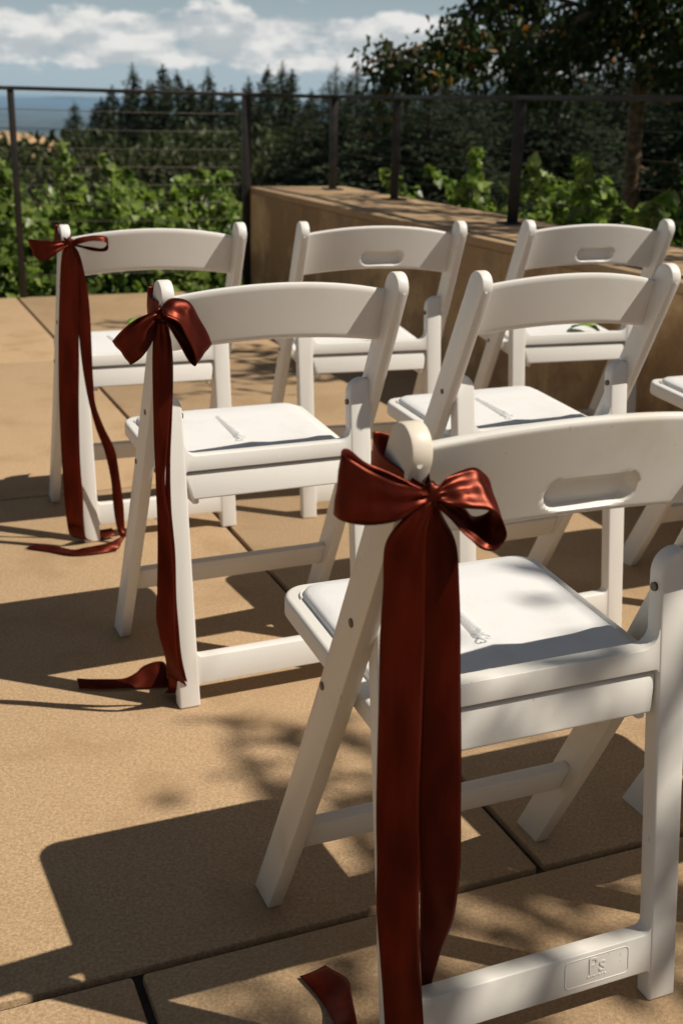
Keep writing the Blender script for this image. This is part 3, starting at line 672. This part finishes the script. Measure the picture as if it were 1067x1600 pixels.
for e, top, sh in ((-5.0, .55, 5), (-3.9, .62, 6), (-2.8, .58, 6), (-1.75, .60, 6), (-.70, .60, 7), (.35, .66, 9), (1.40, .62, 9), (2.30, .50, 5)):
    vine('grape_vine', e, EDGE_N + .95, -.62, top, 31 + vi, 6200, 'leafy green grape vine in the row right behind the terrace fence', .72, sh); vi += 1
for e, top, sh in ((-4.2, .42, 6), (-2.6, .45, 6), (-1.0, .50, 6), (.6, .5, 6), (2.2, .45, 6)):
    vine('grape_vine', e, EDGE_N + 2.7, -.85, top, 51 + vi, 2600, 'green grape vine in the second row down the slope', 1.0, sh, 'second row of vines'); vi += 1
for e, n, top, sh in ((3.35, 6.45, .52, 3), (3.35, 5.95, .60, 7), (3.4, 5.4, .58, 8), (3.45, 4.85, .60, 7), (3.6, 4.2, .60, 5), (3.9, 3.6, .60, 5), (4.2, 2.9, .55, 4), (4.4, 1.9, .55, 4), (4.9, 4.4, .70, 4), (5.0, 5.6, .6, 4), (5.4, 3.2, .7, 4)):
    vine('grape_vine', e, n, -.45, top, 81 + vi, 3800, 'bushy green vine growing behind the concrete wall', .6, sh, 'vines behind the wall'); vi += 1
# rusty stakes among the vines
for e, n, h_, tilt, lab in ((-1.02, EDGE_N + .42, .30, -.12, 'rusty orange vine stake leaning low among the leaves'), (-.2, EDGE_N + 5.2, 1.35, .0, 'rusty orange vine stake standing down the slope')):
    p = site(e, n, -.62 if n < EDGE_N + 2 else -1.1); bm = tube_bm([(0, 0, -.1), (tilt, 0, h_ + (.62 if n < EDGE_N + 2 else .5))], .016, 6)
    st = empty('vine_stake', p); tag(st, lab, 'stake', 'rusty vine stakes'); from_bm('rod', bm, M_STAKE, st)
    from_bm('stake_tip', tube_bm([(tilt, 0, h_ + (.62 if n < EDGE_N + 2 else .5) - .001), (tilt, 0, h_ + (.62 if n < EDGE_N + 2 else .5) + .03)], [.018, .006], 6), M_STAKE, st)

# ------------------------------------------------------------------ conifers and broad trees on the slope
def conifer_meshes(seed, Ht, R, nb, cols, fine=1.0):
    rs = np.random.RandomState(seed); C = []; D = []; B = []
    for b in range(nb):
        t = rs.uniform(0.04, 1) ** 1.0; z = Ht * t; L = R * (1 - t) ** .95 * rs.uniform(.55, 1.15) + .06; a = rs.uniform(0, 2 * math.pi)
        dr = np.array([math.cos(a), math.sin(a), 0]); k = max(4, int(L * 7.5 * fine ** 1.6)); s = np.sqrt(rs.uniform(.02, 1, k)); drop = -.30 * L * s ** 1.6 + .16 * L * s * t
        P = dr[None] * (L * s)[:, None]; P[:, 2] += z + drop
        P += rs.normal(0, .07, P.shape) * (1 + L * .25); C.append(P)
        d = np.tile(dr + np.array([0, 0, -.35 + .5 * t]), (k, 1)) + rs.normal(0, .45, (k, 3)); D.append(d)
    m = 130; tz = rs.uniform(.86, 1.02, m) * Ht; wd = .02 + .55 * (1.02 - tz / Ht); C.append(np.stack([rs.normal(0, 1, m) * wd, rs.normal(0, 1, m) * wd, tz], 1)); D.append(rs.normal(0, .4, (m, 3)) + [0, 0, .8])
    C = np.concatenate(C); D = np.concatenate(D); size_ = (.13 + .30 * np.clip(1 - C[:, 2] / Ht, 0, 1) ** .5) / fine
    v, f, c = leaf_cloud(C, D, size_, palette(rs, len(C), cols, [1] * len(cols), .35), rs, 'spray')
    crown = from_np('crown', v, f, M_NEEDLE, None, c); tr = from_bm('trunk', tube_bm([(0, 0, -2), (0, 0, Ht * .5), (0, 0, Ht * .98)], [.26, .16, .02], 7), M_BARK_DARK)
    for o in (crown, tr): col.objects.unlink(o)
    r = (crown.data, tr.data); bpy.data.objects.remove(crown); bpy.data.objects.remove(tr); return r
FIR = [(.018, .032, .012), (.028, .046, .016), (.012, .022, .009), (.042, .058, .020)]
CON = [conifer_meshes(5, 15, 4.2, 760, FIR), conifer_meshes(6, 15, 3.4, 700, FIR), conifer_meshes(7, 15, 5.0, 820, FIR)]
CON += [conifer_meshes(15, 15, 4.4, 760, FIR, 1.9), conifer_meshes(16, 15, 5.0, 820, FIR, 1.9)]
def broad_meshes(seed, cols, n=2600):
    rs = np.random.RandomState(seed); C = []; D = []
    for b in range(26):
        a = rs.uniform(0, 2 * math.pi); ph = rs.uniform(-.5, 1); cc = np.array([math.cos(a) * 2.0 * math.sqrt(1 - min(1, ph * ph) * .7), math.sin(a) * 2.0 * math.sqrt(1 - min(1, ph * ph) * .7), 3.6 + ph * 2.2]) * rs.uniform(.8, 1.1)
        k = n // 26; d = rs.normal(size=(k, 3)); d /= np.linalg.norm(d, axis=1, keepdims=True); C.append(cc + d * (rs.uniform(.3, 1, (k, 1)) ** .5) * rs.uniform(.7, 1.15)); D.append(d + rs.normal(0, .6, (k, 3)))
    C = np.concatenate(C); D = np.concatenate(D); v, f, c = leaf_cloud(C, D, .36, palette(rs, len(C), cols, [1] * len(cols), .3), rs, 'leaf')
    crown = from_np('crown', v, f, M_LEAF, None, c)
    bm = tube_bm([(0, 0, -1.5), (.05, 0, 2), (0, .1, 4.5)], [.2, .15, .05], 7)
    for a in range(5): tube_bm([(0, 0, 1.8 + .3 * a), (math.cos(a * 1.3) * 1.5, math.sin(a * 1.3) * 1.5, 3.2 + .4 * a)], [.08, .03], 5, bm)
    tr = from_bm('trunk', bm, M_BARK_DARK)
    for o in (crown, tr): col.objects.unlink(o)
    r = (crown.data, tr.data); bpy.data.objects.remove(crown); bpy.data.objects.remove(tr); return r
BRO = [broad_meshes(11, [(.045, .062, .022), (.060, .075, .026), (.034, .048, .018)]), broad_meshes(12, [(.055, .062, .024), (.038, .050, .020), (.07, .072, .030)])]
def plant(name, meshes, x, y, s, sz, rz, label, cat, group):
    root = empty(name, (x, y, float(land_h(np.array(x), np.array(y))))); root.rotation_euler.z = rz; root.scale = (s, s, sz); tag(root, label, cat, group)
    link(bpy.data.objects.new('crown', meshes[0]), root); link(bpy.data.objects.new('trunk', meshes[1]), root)
def ray_at(px, dist):   # ground position of a photographed column at a given distance
    t = (px - 533.5) / 1812.9; return t * dist * .944, dist
def top_z(py, dist): return 1.058 + (167 - py) / 1812.9 * dist * .89
rt = random.Random(8)
def conifer_at(px, py, dist, var, label, group, fat=1.0):
    x, y = ray_at(px, dist); g = float(land_h(np.array(x), np.array(y))); hgt = top_z(py, dist) - g
    sz = hgt / 15; s = max(.42, min(1.2, sz * .95)) * fat
    plant('conifer_tree', CON[var], x, y, s, sz, rt.uniform(0, 6.28), label, 'tree', group)
GC = 'conifers on the slope'
far_row = [(100, 176, 95, 2), (132, 180, 88, 0), (160, 150, 70, 0), (193, 117, 64, 1), (222, 140, 70, 2), (240, 116, 62, 0), (262, 124, 66, 2), (285, 146, 72, 0), (310, 121, 66, 1), (335, 150, 70, 2), (372, 132, 60, 1), (402, 113, 58, 2), (425, 108, 62, 1), (440, 118, 60, 0), (470, 146, 66, 2),
           (508, 104, 46, 1), (541, 96, 44, 0), (573, 122, 48, 2), (600, 108, 42, 1), (640, 92, 40, 0), (672, 100, 44, 2), (705, 84, 38, 1), (740, 70, 36, 0), (780, 50, 34, 2), (822, 40, 32, 0), (860, 30, 34, 1), (905, 20, 32, 2), (950, 10, 30, 0), (1000, 20, 34, 2), (1050, 0, 32, 0), (1100, 10, 33, 2)]
for px, py, d, v in far_row:
    if px > 480: v = 3 + v % 2
    conifer_at(px, py, d, v, 'tall dark fir standing on the slope below the terrace' if px < 480 else 'tall dark fir in the thick wood behind the wall', GC if px < 480 else 'firs in the wood behind the wall', 1.35 if px < 480 else 1.6)
for k in range(20):
    px = 140 + k * 18 + rt.uniform(-8, 8); conifer_at(px, rt.uniform(140, 172), rt.uniform(48, 62), k % 3, 'shorter dark fir filling the slope between the tall ones', 'shorter firs on the slope', 1.4)
for k in range(26):    # lower, nearer trees closing the wood on the right
    px = 470 + k * 26 + rt.uniform(-10, 10); conifer_at(px, rt.uniform(120, 175) - (px - 470) * .12, rt.uniform(19, 28), 3 + k % 2, 'dense low fir at the edge of the wood behind the wall', 'low firs at the wood edge', 1.5)
for k in range(34):    # bushy trees on the slope on the left
    px = -40 + k * 16 + rt.uniform(-12, 12); d = rt.uniform(24, 46); py = rt.uniform(196, 226) - max(0, px - 150) * .06
    x, y = ray_at(px, d); g = float(land_h(np.array(x), np.array(y))); hgt = top_z(py, d) - g
    plant('bushy_tree', BRO[k % 2], x, y, max(.5, hgt / 7.4), hgt / 7.4, rt.uniform(0, 6.28), 'olive green bushy tree on the slope below the vines', 'tree', 'bushy trees on the slope')
for px, py, d in ((60, 196, 215), (20, 200, 222), (70, 206, 205)):
    x, y = ray_at(px, d); plant('bushy_tree', BRO[0], x, y, .7, .7, rt.uniform(0, 6), 'small lone tree on the edge of the dry field', 'tree', 'trees by the dry field')

# ------------------------------------------------------------------ broadleaf trees near the terrace
LEAFC = [(.018, .034, .010), (.030, .054, .014), (.070, .095, .022), (.20, .095, .025), (.30, .17, .05), (.035, .026, .012)]
def grown_tree(name, base, trunk_pts, radii, limbs, seed, label, group, leaf_size=.064, per=60, weights=(6, 6, 2.2, .32, .2, .6), clump=.13):
    """limbs: (start, list of points, radius); twigs and hanging leaves grow from them"""
    rs = np.random.RandomState(seed); root = empty(name, base); tag(root, label, 'tree', group)
    from_bm('trunk', tube_bm(trunk_pts, radii, 10), M_BARK, root)
    bm = bmesh.new(); C = []; D = []
    for pts, r in limbs:
        P = catmull(pts, 5); tube_bm([tuple(p) for p in P], [r * (1 - .8 * i / len(P)) + .003 for i in range(len(P))], 6, bm)
        for i in range(len(P) // 4, len(P)):
            for s in range(2):
                d = rs.normal(size=3); d[2] = d[2] * .5 - .1; d /= np.linalg.norm(d); L = rs.uniform(.15, .42)
                q = [P[i], P[i] + d * L * .5, P[i] + d * L + np.array([0, 0, -.09])]; tube_bm([tuple(a) for a in q], [.006, .004, .002], 4, bm, False)
                t = rs.uniform(.3, 1.05, per)[:, None]; cc = P[i] + d * L * t + np.array([0, 0, -.09]) * t ** 2 + rs.normal(0, clump * .45, (per, 3))
                C.append(cc); D.append(rs.normal(0, .55, (per, 3)) + np.array([0, 0, -.9]))
    from_bm('limbs', bm, M_BARK, root)
    C = np.concatenate(C); D = np.concatenate(D)
    v, f, c = leaf_cloud(C, D, leaf_size, palette(rs, len(C), LEAFC, weights, .3), rs, 'leaf', .45, face=(.3, -.3, .5), spread_=.8)
    tag(from_np('crown', v, f, M_LEAF, root, c), kind='stuff')
    return root
bx, by = 2.16, 9.25; bz = -0.6
L_ = lambda *a: [tuple(p) for p in a]
limbs = [
 (L_((0, 0, 2.1), (-.35, -.5, 2.35), (-.75, -.9, 2.2), (-1.15, -1.1, 2.02), (-1.65, -1.25, 2.05), (-1.95, -1.3, 1.95)), .03),
 (L_((0, 0, 2.3), (-.4, -.3, 2.65), (-.9, -.6, 2.75), (-1.35, -.8, 2.62)), .035),
 (L_((0, 0, 2.2), (-.2, -.6, 2.55), (-.35, -1.1, 2.7), (-.45, -1.6, 2.6)), .03),
 (L_((0, 0, 2.4), (.3, -.5, 2.7), (.5, -1.0, 2.75), (.55, -1.6, 2.55)), .03),
 (L_((0, 0, 2.0), (.4, -.3, 2.2), (.8, -.5, 2.25), (1.2, -.7, 2.1)), .03),
 (L_((0, 0, 2.6), (.1, .2, 3.2), (-.4, .1, 3.6), (-.9, -.2, 3.7)), .04),
 (L_((0, 0, 2.6), (.4, .1, 3.1), (.9, -.1, 3.4), (1.4, -.3, 3.3)), .04),
 (L_((0, 0, 2.5), (-.6, -.2, 2.9), (-1.2, -.5, 3.1), (-1.7, -.9, 3.0)), .035),
 (L_((0, 0, 2.7), (.1, -.4, 3.2), (.2, -1.0, 3.4), (.3, -1.6, 3.3)), .035),
 (L_((0, 0, 2.2), (-.3, -.2, 2.3), (-.6, -.5, 2.2), (-.8, -.7, 1.95)), .02),
 (L_((0, 0, 2.1), (.4, -.2, 2.35), (.8, -.5, 2.45), (1.1, -.9, 2.3)), .025),
 (L_((0, 0, 2.3), (.3, .3, 2.6), (.7, .4, 2.6), (1.1, .3, 2.4)), .025),
 (L_((0, 0, 2.1), (-.4, .3, 2.4), (-.9, .4, 2.5), (-1.3, .3, 2.35)), .025),
 (L_((0, 0, 2.2), (.05, -.4, 2.3), (.1, -.8, 2.3), (.15, -1.2, 2.1)), .02),
 (L_((0, 0, 1.9), (.25, -.2, 1.95), (.5, -.3, 1.85), (.75, -.4, 1.6)), .02),
 (L_((0, 0, 1.3), (.3, -.1, 1.15), (.6, -.2, .95)), .016)]
grown_tree('broadleaf_tree', (bx, by, bz), [(0, 0, -.2), (.02, 0, .8), (-.02, .02, 1.6), (0, 0, 2.2), (.05, .05, 2.9)], [.072, .064, .058, .048, .03], limbs, 3,
           'broadleaf tree with rough brown trunk and browning hanging leaves behind the wall', 'trees around the terrace')
# the shade tree beside the rows, outside the picture; its limbs reach over the nearest chair
def umbrella_limbs(seed, spec):
    rsl = np.random.RandomState(seed); out = []
    for a, z, L in spec:
        d = np.array([math.cos(rad(a)), math.sin(rad(a)), 0]); sd = np.array([-d[1], d[0], 0]) * rsl.uniform(-.2, .2)
        out.append(([np.array([0, 0, z - .6]), np.array([0, 0, z - .2]) + d * L * .35, np.array([0, 0, z + .1]) + d * L * .7 + sd, np.array([0, 0, z + .12]) + d * L + sd * 2], .032))
    return out
grown_tree('broadleaf_tree', (3.95, -.10, -.45), [(0, 0, -.2), (.03, 0, 1.2), (0, .02, 2.6), (.03, 0, 4.2)], [.11, .09, .07, .03],
           umbrella_limbs(21, ((150, 3.3, 1.3), (172, 3.7, 1.6), (128, 3.6, 1.5), (200, 3.5, 1.2), (105, 3.4, 1.2), (60, 3.5, 1.4), (15, 3.4, 1.4), (-30, 3.5, 1.4), (-75, 3.4, 1.3), (-120, 3.6, 1.2), (160, 4.2, 1.1), (270, 4.2, 1.0), (30, 4.3, 1.1), (131, 4.40, 1.6))), 9,
           'broadleaf shade tree standing past the wall beside the nearest row', 'trees around the terrace', .085, 9)
grown_tree('broadleaf_tree', (3.3, 4.9, -.45), [(0, 0, -.2), (.03, 0, 1.2), (0, .02, 2.4), (.03, 0, 3.9)], [.10, .085, .065, .03],
           umbrella_limbs(22, ((165, 3.2, 1.7), (185, 3.5, 1.9), (140, 3.4, 2.0), (120, 3.3, 1.6), (205, 3.2, 1.4), (70, 3.4, 1.3), (20, 3.4, 1.3), (-40, 3.4, 1.3), (-90, 3.3, 1.2), (150, 4.0, 1.5), (240, 4.0, 1.0))), 10,
           'broadleaf tree standing past the wall beside the far rows', 'trees around the terrace', .085, 12)

# ------------------------------------------------------------------ summer haze over the valley
bm = box_bm(-62000, 62000, -300, 61000, -260, 28)
hz = from_bm('haze', bm, M_RESIN); hz.data.materials.clear()
hm = bpy.data.materials.new('haze_air'); hm.use_nodes = True; hn = hm.node_tree; hn.nodes.clear()
pv = N(hn, 'ShaderNodeVolumePrincipled'); pv.inputs['Color'].default_value = (0.45, 0.72, 1.0, 1); pv.inputs['Density'].default_value = 0.00007; pv.inputs['Anisotropy'].default_value = 0.2
ho = N(hn, 'ShaderNodeOutputMaterial'); hn.links.new(pv.outputs[0], ho.inputs['Volume'])
hz.data.materials.append(hm); tag(hz, kind='stuff')
